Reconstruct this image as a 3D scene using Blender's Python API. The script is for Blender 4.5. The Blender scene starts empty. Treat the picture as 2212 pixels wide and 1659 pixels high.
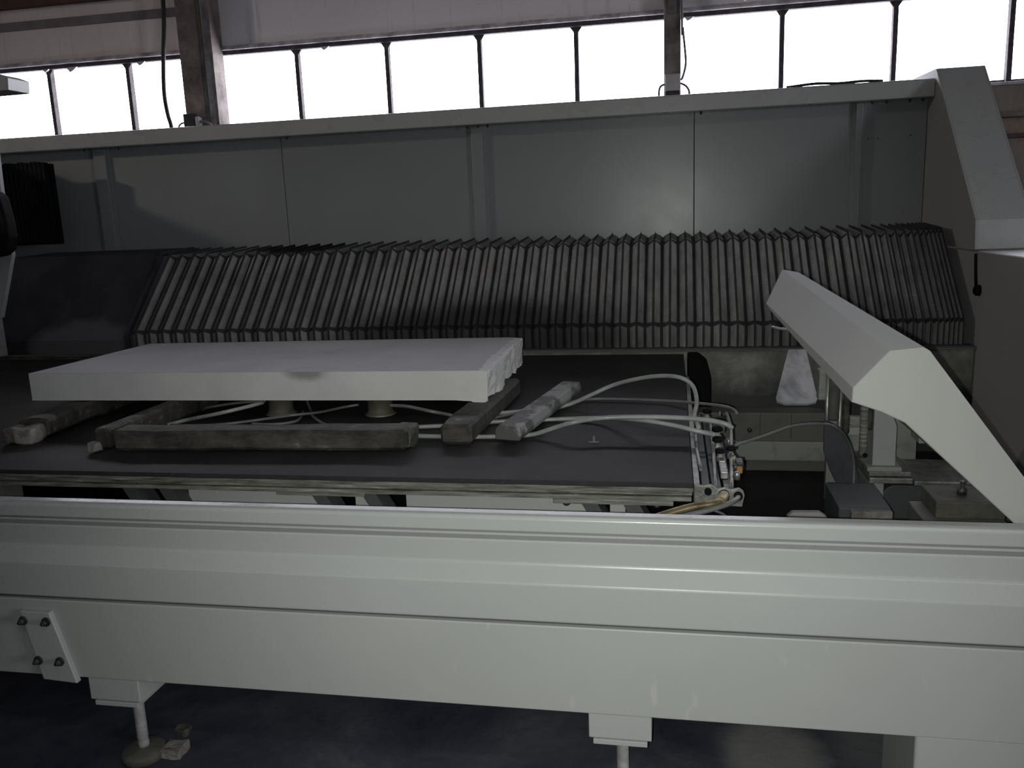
import bpy, bmesh, math, random
from mathutils import Vector, Matrix, noise
random.seed(7)
PI = math.pi
S = bpy.context.scene
COL = S.collection

# ------------------------------------------------------------------ camera
F_PX, YAW, PITCH, ROLL = 1822.08, 0.192482, 0.193701, -0.0393464
CAM = Vector((0, 0, 1.6))
cd = bpy.data.cameras.new('camera')
cam = bpy.data.objects.new('camera', cd)
COL.objects.link(cam)
fw0 = Vector((-math.sin(YAW), math.cos(YAW), 0)); rt0 = Vector((math.cos(YAW), math.sin(YAW), 0)); up0 = Vector((0, 0, 1))
fw = fw0*math.cos(PITCH) - up0*math.sin(PITCH)
up = up0*math.cos(PITCH) + fw0*math.sin(PITCH)
rt = rt0*math.cos(ROLL) + up*math.sin(ROLL)
up = up*math.cos(ROLL) - rt0*math.sin(ROLL)
m = Matrix((rt, up, -fw)).transposed().to_4x4()
m.translation = CAM
cam.matrix_world = m
cd.sensor_fit = 'HORIZONTAL'; cd.sensor_width = 36.0
cd.lens = F_PX/2212*36.0
cd.clip_start = 0.02; cd.clip_end = 200
S.camera = cam

# ------------------------------------------------------------------ sky, lights, exposure
S.view_settings.view_transform = 'Standard'
S.view_settings.look = 'None'
S.view_settings.exposure = 0.0
S.view_settings.gamma = 1.0
S.view_settings.use_curve_mapping = False
S.cycles.use_denoising = True
S.cycles.max_bounces = 6
S.cycles.diffuse_bounces = 4
S.cycles.glossy_bounces = 3
S.cycles.transparent_max_bounces = 8
S.cycles.sample_clamp_indirect = 4.0
S.cycles.caustics_reflective = False
S.cycles.caustics_refractive = False
w = bpy.data.worlds.new('overcast_sky')
S.world = w
w.use_nodes = True
bg = w.node_tree.nodes['Background']
bg.inputs[0].default_value = (0.92, 0.93, 1.0, 1)
SKY = 12.5
bg.inputs[1].default_value = SKY


def lamp(name, kind, loc, energy, color, size=None, target=None):
    l = bpy.data.lights.new(name, kind)
    l.energy = energy; l.color = color
    if kind == 'POINT':
        l.shadow_soft_size = size
    o = bpy.data.objects.new(name, l)
    COL.objects.link(o)
    o.location = loc
    if target is not None:
        o.rotation_euler = (Vector(target)-Vector(loc)).to_track_quat('-Z', 'Y').to_euler()
    return o


# torch of the phone that took the picture (its glints sit on the rail and the glossy back panel)
FL = CAM - rt*0.022 - up*0.012 + fw*0.01
tl = lamp('phone_torch', 'SPOT', FL, 158.0, (0.975, 1.0, 0.94), None, FL + fw*F_PX + rt*190 - up*250)
tl.data.spot_size = math.radians(87); tl.data.spot_blend = 1.0; tl.data.shadow_soft_size = 0.006
# hall lamp high up at the left end; the gantry beam throws its slanting shadow on the machine's back wall
hl = lamp('hall_lamp', 'AREA', (-12.6, 0.6, 5.25), 8.5, (1.0, 0.86, 0.74), None, (-2.3, 5.9, 1.6))
hl.data.shape = 'DISK'; hl.data.size = 0.45; hl.data.spread = math.radians(36)


def portal(name, loc, sx, sy, target):
    l = lamp(name, 'AREA', loc, 1.0, (1, 1, 1), None, target)
    l.data.shape = 'RECTANGLE'; l.data.size = sx; l.data.size_y = sy
    l.data.cycles.is_portal = True
    return l


WALL_Y = 6.75
portal('window_portal', (-2.2, WALL_Y+0.10, 2.70), 14.0, 0.85, (-2.2, 0, 2.70))
portal('gate_portal', (9.05, -1.4, 1.9), 2.4, 2.6, (0, -1.4, 1.9))
portal('added_skylight_portal', (2.25, -2.0, 5.62), 5.5, 0.35, (2.25, -2.0, 0))  # made-up roof opening, placed and sized to brighten upward faces

# ------------------------------------------------------------------ node helpers


class NT:
    def __init__(self, name):
        self.m = bpy.data.materials.new(name); self.m.use_nodes = True
        self.t = self.m.node_tree
        self.bsdf = self.t.nodes['Principled BSDF']

    def n(self, typ, **kw):
        nd = self.t.nodes.new(typ)
        for k, v in kw.items():
            setattr(nd, k, v)
        return nd

    def l(self, a, b):
        self.t.links.new(a, b)

    def coord(self, obj=None):
        c = self.n('ShaderNodeTexCoord')
        if obj is not None:
            c.object = obj
        return c.outputs['Object']

    def noise(self, vec, scale, detail=3.0, rough=0.55, dist=0.0):
        nd = self.n('ShaderNodeTexNoise')
        self.l(vec, nd.inputs['Vector'])
        nd.inputs['Scale'].default_value = scale
        nd.inputs['Detail'].default_value = detail
        nd.inputs['Roughness'].default_value = rough
        nd.inputs['Distortion'].default_value = dist
        return nd.outputs['Fac']

    def ramp(self, fac, stops):
        r = self.n('ShaderNodeValToRGB')
        cr = r.color_ramp
        while len(cr.elements) < len(stops):
            cr.elements.new(0.5)
        for e, (p, c) in zip(cr.elements, stops):
            e.position = p
            e.color = (c, c, c, 1) if isinstance(c, (int, float)) else (*c, 1)
        self.l(fac, r.inputs[0])
        return r.outputs[0]

    def mix(self, fac, a, b, blend='MIX'):
        x = self.n('ShaderNodeMix', data_type='RGBA', blend_type=blend)
        for v, s in ((fac, x.inputs[0]), (a, x.inputs[6]), (b, x.inputs[7])):
            if isinstance(v, (int, float)):
                s.default_value = v
            elif isinstance(v, tuple):
                s.default_value = (*v, 1)
            else:
                self.l(v, s)
        return x.outputs[2]

    def math(self, op, a, b=0.0, c=None, clamp=False):
        x = self.n('ShaderNodeMath', operation=op, use_clamp=clamp)
        for v, s in zip((a, b, c), x.inputs):
            if v is None:
                continue
            if isinstance(v, (int, float)):
                s.default_value = v
            else:
                self.l(v, s)
        return x.outputs[0]

    def sep(self, vec):
        x = self.n('ShaderNodeSeparateXYZ')
        self.l(vec, x.inputs[0])
        return x.outputs

    def mapping(self, vec, scale=(1, 1, 1), loc=(0, 0, 0), rot=(0, 0, 0)):
        x = self.n('ShaderNodeMapping')
        x.inputs['Scale'].default_value = scale
        x.inputs['Location'].default_value = loc
        x.inputs['Rotation'].default_value = rot
        self.l(vec, x.inputs[0])
        return x.outputs[0]

    def bump(self, h, strength=0.2, dist=0.01):
        b = self.n('ShaderNodeBump')
        b.inputs['Strength'].default_value = strength
        b.inputs['Distance'].default_value = dist
        self.l(h, b.inputs['Height'])
        self.l(b.outputs[0], self.bsdf.inputs['Normal'])

    def blob(self, xyz, cx, cy, rx, ry, soft=0.35, wob=None):
        """1 inside an ellipse in two coordinates, soft edge; a stain of its own shape"""
        a = self.math('DIVIDE', self.math('SUBTRACT', xyz[0], cx), rx)
        b = self.math('DIVIDE', self.math('SUBTRACT', xyz[1], cy), ry)
        d = self.math('SQRT', self.math('ADD', self.math('MULTIPLY', a, a), self.math('MULTIPLY', b, b)))
        if wob is not None:
            d = self.math('ADD', d, self.math('MULTIPLY', self.math('SUBTRACT', wob, 0.5), 0.9))
        mr = self.n('ShaderNodeMapRange', clamp=True)
        mr.interpolation_type = 'SMOOTHSTEP'
        self.l(d, mr.inputs[0])
        mr.inputs[1].default_value = 1+soft; mr.inputs[2].default_value = 1-soft
        mr.inputs[3].default_value = 0; mr.inputs[4].default_value = 1
        return mr.outputs[0]

    def fin(self, color, rough=0.5, metal=0.0, spec=0.5):
        for v, k in ((color, 'Base Color'), (rough, 'Roughness'), (metal, 'Metallic'), (spec, 'Specular IOR Level')):
            s = self.bsdf.inputs[k]
            if isinstance(v, (int, float)):
                s.default_value = v
            elif isinstance(v, tuple):
                s.default_value = (*v, 1)
            else:
                self.l(v, s)
        return self.m


def paint_mat(name, col, rough=0.38, dirt=0.10, specks=0.0, bump=0.06, grime=None):
    t = NT(name); v = t.coord()
    big = t.noise(v, 1.3, 4, 0.6)
    f = t.ramp(big, [(0.3, 1-dirt), (0.7, 1+dirt*0.3)])
    c = t.mix(1.0, col, f, 'MULTIPLY')
    if grime:
        g = t.ramp(t.noise(v, 5.0, 6, 0.7, 0.6), [(0.52, 0.0), (0.7, 1.0)])
        c = t.mix(t.math('MULTIPLY', g, grime[0]), c, grime[1])
    if specks:
        st = t.mapping(v, (9, 9, 3.4), (0, 0, 0), (0, 0.35, 0))
        s = t.ramp(t.noise(st, 2.6, 2, 0.4), [(0.71, 0.0), (0.76, 1.0)])
        c = t.mix(t.math('MULTIPLY', s, specks), c, (0.62, 0.62, 0.6))
    fine = t.noise(v, 160, 2)
    t.bump(fine, bump, 0.002)
    r = t.math('ADD', rough-0.05, t.math('MULTIPLY', t.noise(v, 4.0, 4), 0.12))
    return t.fin(c, r)


def grain_mat(name, c0, c1, scale=6.0, rough=0.8, bump=0.4, bscale=30.0, stretch=(1, 1, 1), spec=0.3, c2=None, metal=0.0, lo=0.35, hi=0.65):
    t = NT(name); v = t.mapping(t.coord(), stretch)
    f = t.noise(v, scale, 6, 0.65, 0.3)
    stops = [(lo, c0), (hi, c1)]
    if c2:
        stops.append((min(hi+0.12, 0.98), c2))
    c = t.ramp(f, stops)
    t.bump(t.noise(v, bscale, 4), bump, 0.006)
    return t.fin(c, rough, metal, spec)


# ------------------------------------------------------------------ mesh helpers
class MB:
    """collects shapes in world coordinates, then links them as ONE mesh object"""

    def __init__(self):
        self.bm = bmesh.new()

    def _tag(self, faces, mi):
        if mi:
            for f in faces:
                f.material_index = mi

    def box(self, x0, x1, y0, y1, z0, z1, bevel=0.0, seg=2, mi=0, rot=None, at=None):
        b = bmesh.new()
        bmesh.ops.create_cube(b, size=1.0)
        for v in b.verts:
            v.co = Vector((x0+(v.co.x+.5)*(x1-x0), y0+(v.co.y+.5)*(y1-y0), z0+(v.co.z+.5)*(z1-z0)))
        if bevel:
            bmesh.ops.bevel(b, geom=b.edges[:], offset=bevel, segments=seg, profile=0.5, affect='EDGES')
        if rot is not None:
            bmesh.ops.rotate(b, verts=b.verts, cent=at, matrix=rot)
        return self._merge(b, mi)

    def prism(self, pts, axis, a0, a1, bevel=0.0, seg=2, mi=0, pts2=None):
        """polygon pts (two coordinates) pushed along an axis; pts2 = other end's polygon"""
        b = bmesh.new()

        def co(p, a):
            return {'X': (a, p[0], p[1]), 'Y': (p[0], a, p[1]), 'Z': (p[0], p[1], a)}[axis]
        A = [b.verts.new(co(p, a0)) for p in pts]
        B = [b.verts.new(co(p, a1)) for p in (pts2 or pts)]
        n = len(pts)
        b.faces.new(A); b.faces.new(B[::-1])
        for i in range(n):
            j = (i+1) % n
            b.faces.new((A[i], B[i], B[j], A[j]))
        bmesh.ops.recalc_face_normals(b, faces=b.faces)
        if bevel:
            bmesh.ops.bevel(b, geom=b.edges[:], offset=bevel, segments=seg, profile=0.5, affect='EDGES')
        return self._merge(b, mi)

    def lathe(self, prof, c, axis='Z', n=24, mi=0, caps=True):
        """prof = [(radius, along)]"""
        b = bmesh.new(); rings = []
        for r, a in prof:
            ring = []
            for i in range(n):
                t = 2*PI*i/n
                p = (r*math.cos(t), r*math.sin(t))
                co = {'Z': (c[0]+p[0], c[1]+p[1], c[2]+a), 'Y': (c[0]+p[0], c[1]+a, c[2]+p[1]), 'X': (c[0]+a, c[1]+p[0], c[2]+p[1])}[axis]
                ring.append(b.verts.new(co))
            rings.append(ring)
        for q, r in zip(rings, rings[1:]):
            for i in range(n):
                j = (i+1) % n
                b.faces.new((q[i], q[j], r[j], r[i]))
        if caps:
            b.faces.new(rings[0][::-1]); b.faces.new(rings[-1])
        bmesh.ops.recalc_face_normals(b, faces=b.faces)
        for f in b.faces:
            f.smooth = len(f.verts) == 4
        return self._merge(b, mi)

    def tube(self, pts, r, n=10, sub=6, mi=0):
        P = spline(pts, sub) if sub > 1 else [Vector(p) for p in pts]
        b = bmesh.new(); rings = []
        nrm = None
        for i, p in enumerate(P):
            d = (P[min(i+1, len(P)-1)]-P[max(i-1, 0)]).normalized()
            if nrm is None:
                nrm = d.orthogonal().normalized()
            nrm = (nrm-d*nrm.dot(d)).normalized()
            bi = d.cross(nrm)
            rings.append([b.verts.new(p+nrm*(r*math.cos(2*PI*k/n))+bi*(r*math.sin(2*PI*k/n))) for k in range(n)])
        for q, s in zip(rings, rings[1:]):
            for k in range(n):
                j = (k+1) % n
                b.faces.new((q[k], q[j], s[j], s[k])).smooth = True
        b.faces.new(rings[0][::-1]); b.faces.new(rings[-1])
        return self._merge(b, mi)

    def _merge(self, b, mi=0):
        me = bpy.data.meshes.new('tmp')
        if mi:
            for f in b.faces:
                f.material_index = mi
        b.to_mesh(me); b.free()
        self.bm.from_mesh(me)
        bpy.data.meshes.remove(me)
        return self

    def rough(self, amp, scale=8.0, seed=0, cuts=0):
        """knock the surface about with noise (broken stone, split wood)"""
        if cuts:
            bmesh.ops.subdivide_edges(self.bm, edges=self.bm.edges[:], cuts=cuts, use_grid_fill=True)
        for v in self.bm.verts:
            q = v.co*scale+Vector((seed*7.3, seed*3.1, seed))
            v.co += noise.noise_vector(q)*amp
        return self

    def build(self, name, mat, parent=None, base=None, smooth=False):
        if base is None:
            if parent is not None:
                base = world_base(parent)
            else:
                xs = [v.co for v in self.bm.verts]
                base = Vector(((min(c.x for c in xs)+max(c.x for c in xs))/2, (min(c.y for c in xs)+max(c.y for c in xs))/2, min(c.z for c in xs)))
        base = Vector(base)
        for v in self.bm.verts:
            v.co -= base
        me = bpy.data.meshes.new(name)
        self.bm.to_mesh(me); self.bm.free()
        for mm in (mat if isinstance(mat, (list, tuple)) else [mat]):
            me.materials.append(mm)
        if smooth:
            for p in me.polygons:
                p.use_smooth = True
        o = bpy.data.objects.new(name, me)
        COL.objects.link(o)
        if parent is None:
            o.location = base
        else:
            o.parent = parent
            o.location = base-world_base(parent)
        return o


def world_base(o):
    p = Vector((0, 0, 0))
    while o is not None:
        p += o.location; o = o.parent
    return p


def spline(pts, sub):
    P = [Vector(p) for p in pts]
    if len(P) < 3:
        return [P[0].lerp(P[-1], i/sub) for i in range(sub+1)]
    out = []
    for i in range(len(P)-1):
        p0 = P[max(i-1, 0)]; p1 = P[i]; p2 = P[i+1]; p3 = P[min(i+2, len(P)-1)]
        for k in range(sub):
            t = k/sub
            out.append(0.5*((2*p1)+(p2-p0)*t+(2*p0-5*p1+4*p2-p3)*t*t+(3*p1-p0-3*p2+p3)*t**3))
    out.append(P[-1])
    return out


def tag(o, label, cat, group=None):
    o['label'] = label; o['category'] = cat
    if group:
        o['group'] = group
    return o


def thing(name, label, cat, loc, group=None):
    o = bpy.data.objects.new(name, None)
    COL.objects.link(o)
    o.location = loc; o.empty_display_size = 0.1
    return tag(o, label, cat, group)


def struct(o):
    o['kind'] = 'structure'
    return o


def lab(o, s):
    o['label'] = s
    return o


def B(*a, **k):
    return MB().box(*a, **k)


def dup(root, loc):
    r = root.copy(); COL.objects.link(r); r.location = loc
    for ch in list(root.children):
        c = ch.copy(); COL.objects.link(c); c.parent = r
        for g in ch.children:
            d = g.copy(); COL.objects.link(d); d.parent = c
    return r


# ------------------------------------------------------------------ materials
M = {}
M['machine'] = paint_mat('light_grey_machine_paint', (0.36, 0.37, 0.36), 0.27, 0.06, 0.0, 0.05)
M['machine_low'] = paint_mat('splashed_grey_machine_paint', (0.36, 0.37, 0.355), 0.36, 0.08, 0.16, 0.05)
M['panel'] = paint_mat('glossy_grey_panel_paint', (0.20, 0.215, 0.22), 0.31, 0.06, 0.0, 0.10)
M['groove'] = paint_mat('dark_seam_rubber', (0.055, 0.06, 0.06), 0.6, 0.1)
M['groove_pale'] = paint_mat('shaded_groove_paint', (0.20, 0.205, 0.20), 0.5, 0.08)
M['lid'] = paint_mat('window_lit_lid_paint', (0.85, 0.84, 0.88), 0.4, 0.03)  # window light falling on the cabinet top is put into this near-white colour
M['arm'] = paint_mat('pale_arm_paint', (0.36, 0.36, 0.34), 0.62, 0.05, 0.0, 0.05)
M['arm'].node_tree.nodes['Principled BSDF'].inputs['Specular IOR Level'].default_value = 0.1
M['matte'] = paint_mat('matt_inner_paint', (0.33, 0.335, 0.33), 0.8, 0.06)
M['matte'].node_tree.nodes['Principled BSDF'].inputs['Specular IOR Level'].default_value = 0.1
M['dirty'] = paint_mat('dirty_grey_paint', (0.30, 0.31, 0.28), 0.6, 0.25, 0.0, 0.2, (0.75, (0.07, 0.07, 0.06)))
M['sludge'] = paint_mat('sludge_stained_paint', (0.13, 0.13, 0.115), 0.6, 0.25, 0.0, 0.2, (0.7, (0.05, 0.05, 0.045)))
M['bolt'] = grain_mat('black_bolt_steel', (0.03, 0.03, 0.03), (0.09, 0.09, 0.09), 30, 0.45, 0.2, 60, metal=0.6)
M['steel'] = grain_mat('dull_zinc_steel', (0.22, 0.22, 0.22), (0.34, 0.34, 0.33), 20, 0.4, 0.2, 60, metal=0.7)
M['alu'] = grain_mat('worn_aluminium', (0.16, 0.16, 0.15), (0.36, 0.36, 0.34), 14, 0.45, 0.3, 50, metal=0.6)
M['rod'] = grain_mat('dusty_rod_zinc', (0.20, 0.20, 0.195), (0.36, 0.36, 0.35), 16, 0.45, 0.2, 60)
M['brass'] = grain_mat('grimy_brass', (0.16, 0.12, 0.06), (0.42, 0.36, 0.22), 20, 0.4, 0.2, 60, metal=0.7)
M['orange'] = grain_mat('orange_plastic', (0.35, 0.13, 0.02), (0.4, 0.17, 0.03), 10, 0.5, 0.1)
M['disc'] = grain_mat('muddy_foot_disc', (0.045, 0.044, 0.038), (0.10, 0.095, 0.08), 12, 0.7, 0.4, 40)
M['black'] = grain_mat('black_rubber', (0.003, 0.003, 0.0035), (0.006, 0.006, 0.007), 8, 0.7, 0.2, 60, spec=0.12)
M['darksheet'] = grain_mat('dark_dusty_sheet', (0.034, 0.034, 0.040), (0.06, 0.06, 0.068), 2.2, 0.65, 0.15, 40, c2=(0.075, 0.073, 0.078), lo=0.4, hi=0.58)
M['hose'] = grain_mat('clear_grey_hose', (0.20, 0.21, 0.20), (0.33, 0.34, 0.33), 8, 0.35, 0.1, 60, spec=0.5)
M['hose_thin'] = grain_mat('thin_smoky_hose', (0.11, 0.115, 0.11), (0.17, 0.175, 0.17), 8, 0.35, 0.1, 60, spec=0.5)
M['wood'] = grain_mat('wet_dark_timber', (0.022, 0.021, 0.018), (0.07, 0.066, 0.057), 6, 0.7, 0.6, 24, (1.6, 3, 3), 0.35, (0.20, 0.195, 0.18), lo=0.35, hi=0.62)
M['stonebar'] = grain_mat('half_wet_stone_bar', (0.08, 0.08, 0.078), (0.27, 0.27, 0.26), 4.5, 0.65, 0.4, 40, (1, 1, 1), 0.4, lo=0.47, hi=0.54)
M['rubble'] = grain_mat('pale_broken_stone', (0.10, 0.095, 0.085), (0.26, 0.25, 0.23), 14, 0.85, 0.8, 40)
M['layer'] = grain_mat('dusty_table_edge', (0.045, 0.045, 0.038), (0.20, 0.20, 0.172), 4, 0.6, 0.5, 30, (1.6, 1, 22), 0.5, (0.38, 0.38, 0.33), lo=0.34, hi=0.58)
M['cup'] = grain_mat('olive_rubber_cup', (0.07, 0.068, 0.05), (0.11, 0.105, 0.08), 10, 0.6, 0.3, 50)
M['column'] = grain_mat('flaking_brown_steel', (0.085, 0.07, 0.066), (0.19, 0.165, 0.155), 6, 0.8, 0.5, 30, c2=(0.26, 0.22, 0.2), lo=0.35, hi=0.62)
M['mullion'] = grain_mat('rusty_window_steel', (0.035, 0.03, 0.034), (0.08, 0.07, 0.075), 18, 0.8, 0.5, 60, c2=(0.3, 0.28, 0.28), lo=0.35, hi=0.68)
M['ledge'] = grain_mat('plaster_dust_ledge', (0.30, 0.27, 0.29), (0.75, 0.72, 0.76), 7, 0.9, 0.6, 40)
M['cable'] = grain_mat('black_cable', (0.012, 0.011, 0.013), (0.03, 0.028, 0.032), 10, 0.55, 0.1)
M['greycable'] = grain_mat('grey_conduit', (0.09, 0.085, 0.1), (0.16, 0.155, 0.17), 10, 0.6, 0.1)
M['box_pale'] = grain_mat('pale_junction_plastic', (0.28, 0.26, 0.27), (0.36, 0.34, 0.34), 9, 0.6, 0.1)
M['roof'] = grain_mat('pale_roof_sheet', (0.25, 0.25, 0.25), (0.35, 0.35, 0.35), 3, 0.9, 0.2)
M['hall'] = grain_mat('dusty_hall_plaster', (0.13, 0.125, 0.12), (0.19, 0.18, 0.17), 1.5, 0.95, 0.2, 20)


def wall_mat():
    t = NT('stained_back_wall_plaster'); g = t.coord(); v = g
    xyz = t.sep(v)
    a = t.noise(v, 0.9, 5, 0.6)
    c = t.ramp(a, [(0.3, (0.70, 0.66, 0.69)), (0.7, (0.80, 0.76, 0.79))])
    # older, browner plaster in the left bay
    side = t.n('ShaderNodeMapRange', clamp=True)
    t.l(xyz[0], side.inputs[0])
    side.inputs[1].default_value = -3.4; side.inputs[2].default_value = -4.6
    c = t.mix(t.math('MULTIPLY', side.outputs[0], 0.55), c, (0.62, 0.52, 0.47))
    st = t.mapping(v, (7, 7, 0.5))
    s = t.ramp(t.noise(st, 1.6, 5, 0.7), [(0.56, 0.0), (0.7, 1.0)])
    c = t.mix(t.math('MULTIPLY', s, 0.35), c, (0.2, 0.17, 0.17))
    t.bump(t.noise(v, 30, 5), 0.3, 0.006)
    return t.fin(c, 0.9, 0, 0.2)


M['wall'] = wall_mat()


def brown_wall():
    return grain_mat('rust_stained_lower_wall', (0.16, 0.135, 0.12), (0.25, 0.215, 0.19), 2.0, 0.9, 0.4, 20, (2.5, 2.5, 0.8), 0.2, (0.20, 0.11, 0.07), lo=0.3, hi=0.58)


M['wall_low'] = brown_wall()


def floor_mat():
    t = NT('dark_wet_concrete_floor'); v = t.coord()
    a = t.noise(v, 1.7, 6, 0.65, 0.4)
    c = t.ramp(a, [(0.36, (0.026, 0.027, 0.042)), (0.58, (0.050, 0.052, 0.066)), (0.74, (0.10, 0.10, 0.10))])
    xyz = t.sep(v)
    wob = t.noise(v, 6, 4)
    p = t.blob((xyz[0], xyz[1]), 0.30, 2.36, 0.15, 0.16, 0.4, wob)
    p2 = t.blob((xyz[0], xyz[1]), 0.62, 2.40, 0.16, 0.20, 0.6, wob)
    p = t.math('MAXIMUM', p, t.math('MULTIPLY', p2, 0.4))
    c = t.mix(t.math('MULTIPLY', p, 0.75), c, (0.20, 0.20, 0.19))
    t.bump(t.noise(v, 22, 5), 0.25, 0.01)
    r = t.ramp(a, [(0.35, 0.45), (0.7, 0.85)])
    return t.fin(c, r, 0, 0.35)


M['floor'] = floor_mat()


def glass_mat():
    t = NT('dusty_window_glass')
    tr = t.n('ShaderNodeBsdfTransparent'); tr.inputs[0].default_value = (0.97, 0.97, 0.98, 1)
    gl = t.n('ShaderNodeBsdfGlossy'); gl.inputs['Roughness'].default_value = 0.08
    mx = t.n('ShaderNodeMixShader'); mx.inputs[0].default_value = 0.06
    t.l(tr.outputs[0], mx.inputs[1]); t.l(gl.outputs[0], mx.inputs[2])
    t.l(mx.outputs[0], t.t.nodes['Material Output'].inputs['Surface'])
    return t.m


M['glass'] = glass_mat()

# ------------------------------------------------------------------ the hall
X0, X1, YF = -14.0, 9.0, -8.0
fl = B(X0, X1, YF, WALL_Y+0.3, -0.12, 0.0).build('floor', M['floor'], base=(0, 0, 0)); struct(fl)
GT, GB, SILL = 3.0, 2.405, 2.405          # glass top / sill
mb = MB()
mb.box(X0, X1, WALL_Y, WALL_Y+0.25, 3.04, 5.6)
wb = mb.build('wall_back', M['wall'], base=(0, WALL_Y, 0)); struct(wb)
wl = B(X0, X1, WALL_Y, WALL_Y+0.25, 0.0, SILL-0.02).build('wall_back', M['wall_low'], base=(0, WALL_Y, 0)); struct(wl)
# recess lines and the brown beam of the upper wall
struct(lab(B(-9.0, -3.8, WALL_Y-0.012, WALL_Y+0.01, 3.33, 3.40, 0.004).build('trim_1', grain_mat('dark_grey_wall_band', (0.16, 0.14, 0.15), (0.21, 0.19, 0.2), 5, 0.9, 0.2)), 'dark grey band across the wall above the windows'))
struct(lab(B(-9.0, -3.8, WALL_Y-0.06, WALL_Y+0.01, 3.50, 3.58, 0.006).build('trim_2', grain_mat('red_brown_beam', (0.075, 0.04, 0.035), (0.11, 0.06, 0.05), 6, 0.8, 0.3)), 'red-brown rail along the top of the wall'))
# ledge above the glass: dusty lip with a dark rail below
struct(MB().prism([(WALL_Y-0.05, 3.030), (WALL_Y-0.05, 3.040), (WALL_Y-0.02, 3.068), (WALL_Y+0.02, 3.068), (WALL_Y+0.02, 3.030)], 'X', X0, X1).build('trim_3', M['ledge']))
struct(MB().box(X0, X1, WALL_Y-0.02, WALL_Y+0.03, 2.998, 3.035, 0.004).build('trim_4', M['mullion']))
struct(MB().box(X0, X1, WALL_Y-0.03, WALL_Y+0.25, SILL-0.022, SILL, 0.004).build('trim_5', M['ledge']))
# pipes along the wall below the sill, right of the machine
struct(B(1.6, X1, WALL_Y-0.07, WALL_Y, 2.16, 2.20, 0.01).build('trim_6', M['column']))
struct(B(1.6, X1, WALL_Y-0.05, WALL_Y, 2.02, 2.05, 0.01).build('trim_7', grain_mat('dark_pipe', (0.05, 0.035, 0.03), (0.12, 0.09, 0.08), 8, 0.8, 0.3)))

mull = [-8.20, -7.45, -6.70, -5.96, -5.25, -4.50, None, -2.98, -2.22, -1.47, -0.718, None, 0.78, 1.55, 2.31, 3.07, 3.83, 4.6]
bays = [(-9.0, -3.72), (-3.72, 0.0), (0.0, 5.2)]
MX = [x for x in mull if x is not None]
mull_src = None
for wi, (a, b) in enumerate(bays):
    wn = bpy.data.objects.new('window_%d' % (wi+1), None); COL.objects.link(wn)
    wn.location = ((a+b)/2, WALL_Y, SILL); struct(wn)
    MB().box(a, b, WALL_Y+0.03, WALL_Y+0.06, SILL, SILL+0.02, 0.004).build('frame', M['mullion'], wn)
    xs = [a]+[x for x in MX if a+0.1 < x < b-0.1]+[b]
    for x in xs[1:-1]:
        m_ = MB().box(x-0.017, x+0.017, WALL_Y-0.005, WALL_Y+0.05, SILL, 3.0, 0.003)
        m_.prism([(x-0.045, 3.0), (x-0.014, 2.955), (x+0.014, 2.955), (x+0.045, 3.0)], 'Y', WALL_Y, WALL_Y+0.02)
        m_.rough(0.0025, 14, x, 1).build('mullion', M['mullion'], wn)
    for p, q in zip(xs, xs[1:]):
        MB().box(p+0.012, q-0.012, WALL_Y+0.040, WALL_Y+0.044, SILL+0.008, 3.0).build('pane', M['glass'], wn)
# plaster crumbs hanging under the ledge
for x, s_ in ((-5.0, 0.05), (-4.35, 0.04), (-2.72, 0.035), (0.12, 0.035), (-5.25, 0.03)):
    struct(MB().prism([(x-s_, 3.0), (x+s_, 3.0), (x+0.3*s_, 3.0-0.5*s_), (x-0.4*s_, 3.0-0.8*s_)], 'Y', WALL_Y-0.03, WALL_Y-0.012).build('trim_8', M['ledge']))

struct(B(X0-0.2, X0, YF, WALL_Y+0.25, 0, 5.6).build('wall_left', M['hall']))
mb = MB()
mb.box(X1, X1+0.2, YF, -2.6, 0, 5.6); mb.box(X1, X1+0.2, -0.2, WALL_Y+0.25, 0, 5.6); mb.box(X1, X1+0.2, -2.6, -0.2, 0, 0.6); mb.box(X1, X1+0.2, -2.6, -0.2, 3.2, 5.6)
struct(mb.build('wall_right', M['hall']))
mb = MB()
mb.box(X0, X1, YF-0.2, YF, 0, 5.6)
struct(mb.build('wall_front', M['hall']))
mb = MB()
mb.box(X0, X1, YF-0.2, -2.175, 5.6, 5.75); mb.box(X0, X1, -1.825, WALL_Y+0.25, 5.6, 5.75); mb.box(X0, -0.5, -2.175, -1.825, 5.6, 5.75); mb.box(5.0, X1, -2.175, -1.825, 5.6, 5.75)  # slot between the sheets is the added skylight
struct(mb.build('ceiling', M['roof']))

# steel columns standing in front of the windows
cl = thing('steel_column', 'flaking brown H-section steel column between the windows, with the paint peeling', 'column', (-3.72, 6.62, 0))
B(-3.885, -3.715, 6.55, 6.566, 0, 5.6).build('flange', M['column'], cl)
B(-3.722, -3.706, 6.566, 6.70, 0, 5.6).build('web', M['column'], cl)
MB().prism([(-3.70, 0), (-3.615, 0), (-3.615, 5.6), (-3.70, 5.6)], 'Y', 6.60, 6.72).build('flange', M['ledge'], cl)
B(-3.63, -3.605, 6.56, 6.73, 0, 5.6).build('flange', M['column'], cl)
cr = thing('steel_column', 'slim dark steel column with a slotted face, by the pale junction box', 'column', (0, 6.62, 0))
B(-0.062, 0.058, 6.60, 6.73, 0, 5.6, 0.006).build('shaft', M['column'], cr)
mb = MB()
mb.prism([(-0.035, 3.02), (-0.022, 3.0), (0.012, 3.0), (0.026, 3.02), (0.026, 3.5), (-0.035, 3.5)], 'Y', 6.588, 6.602, 0.004)
mb.build('slot_plate', grain_mat('dusty_slot_plate', (0.10, 0.09, 0.09), (0.17, 0.155, 0.155), 9, 0.8, 0.3), cr)
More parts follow.
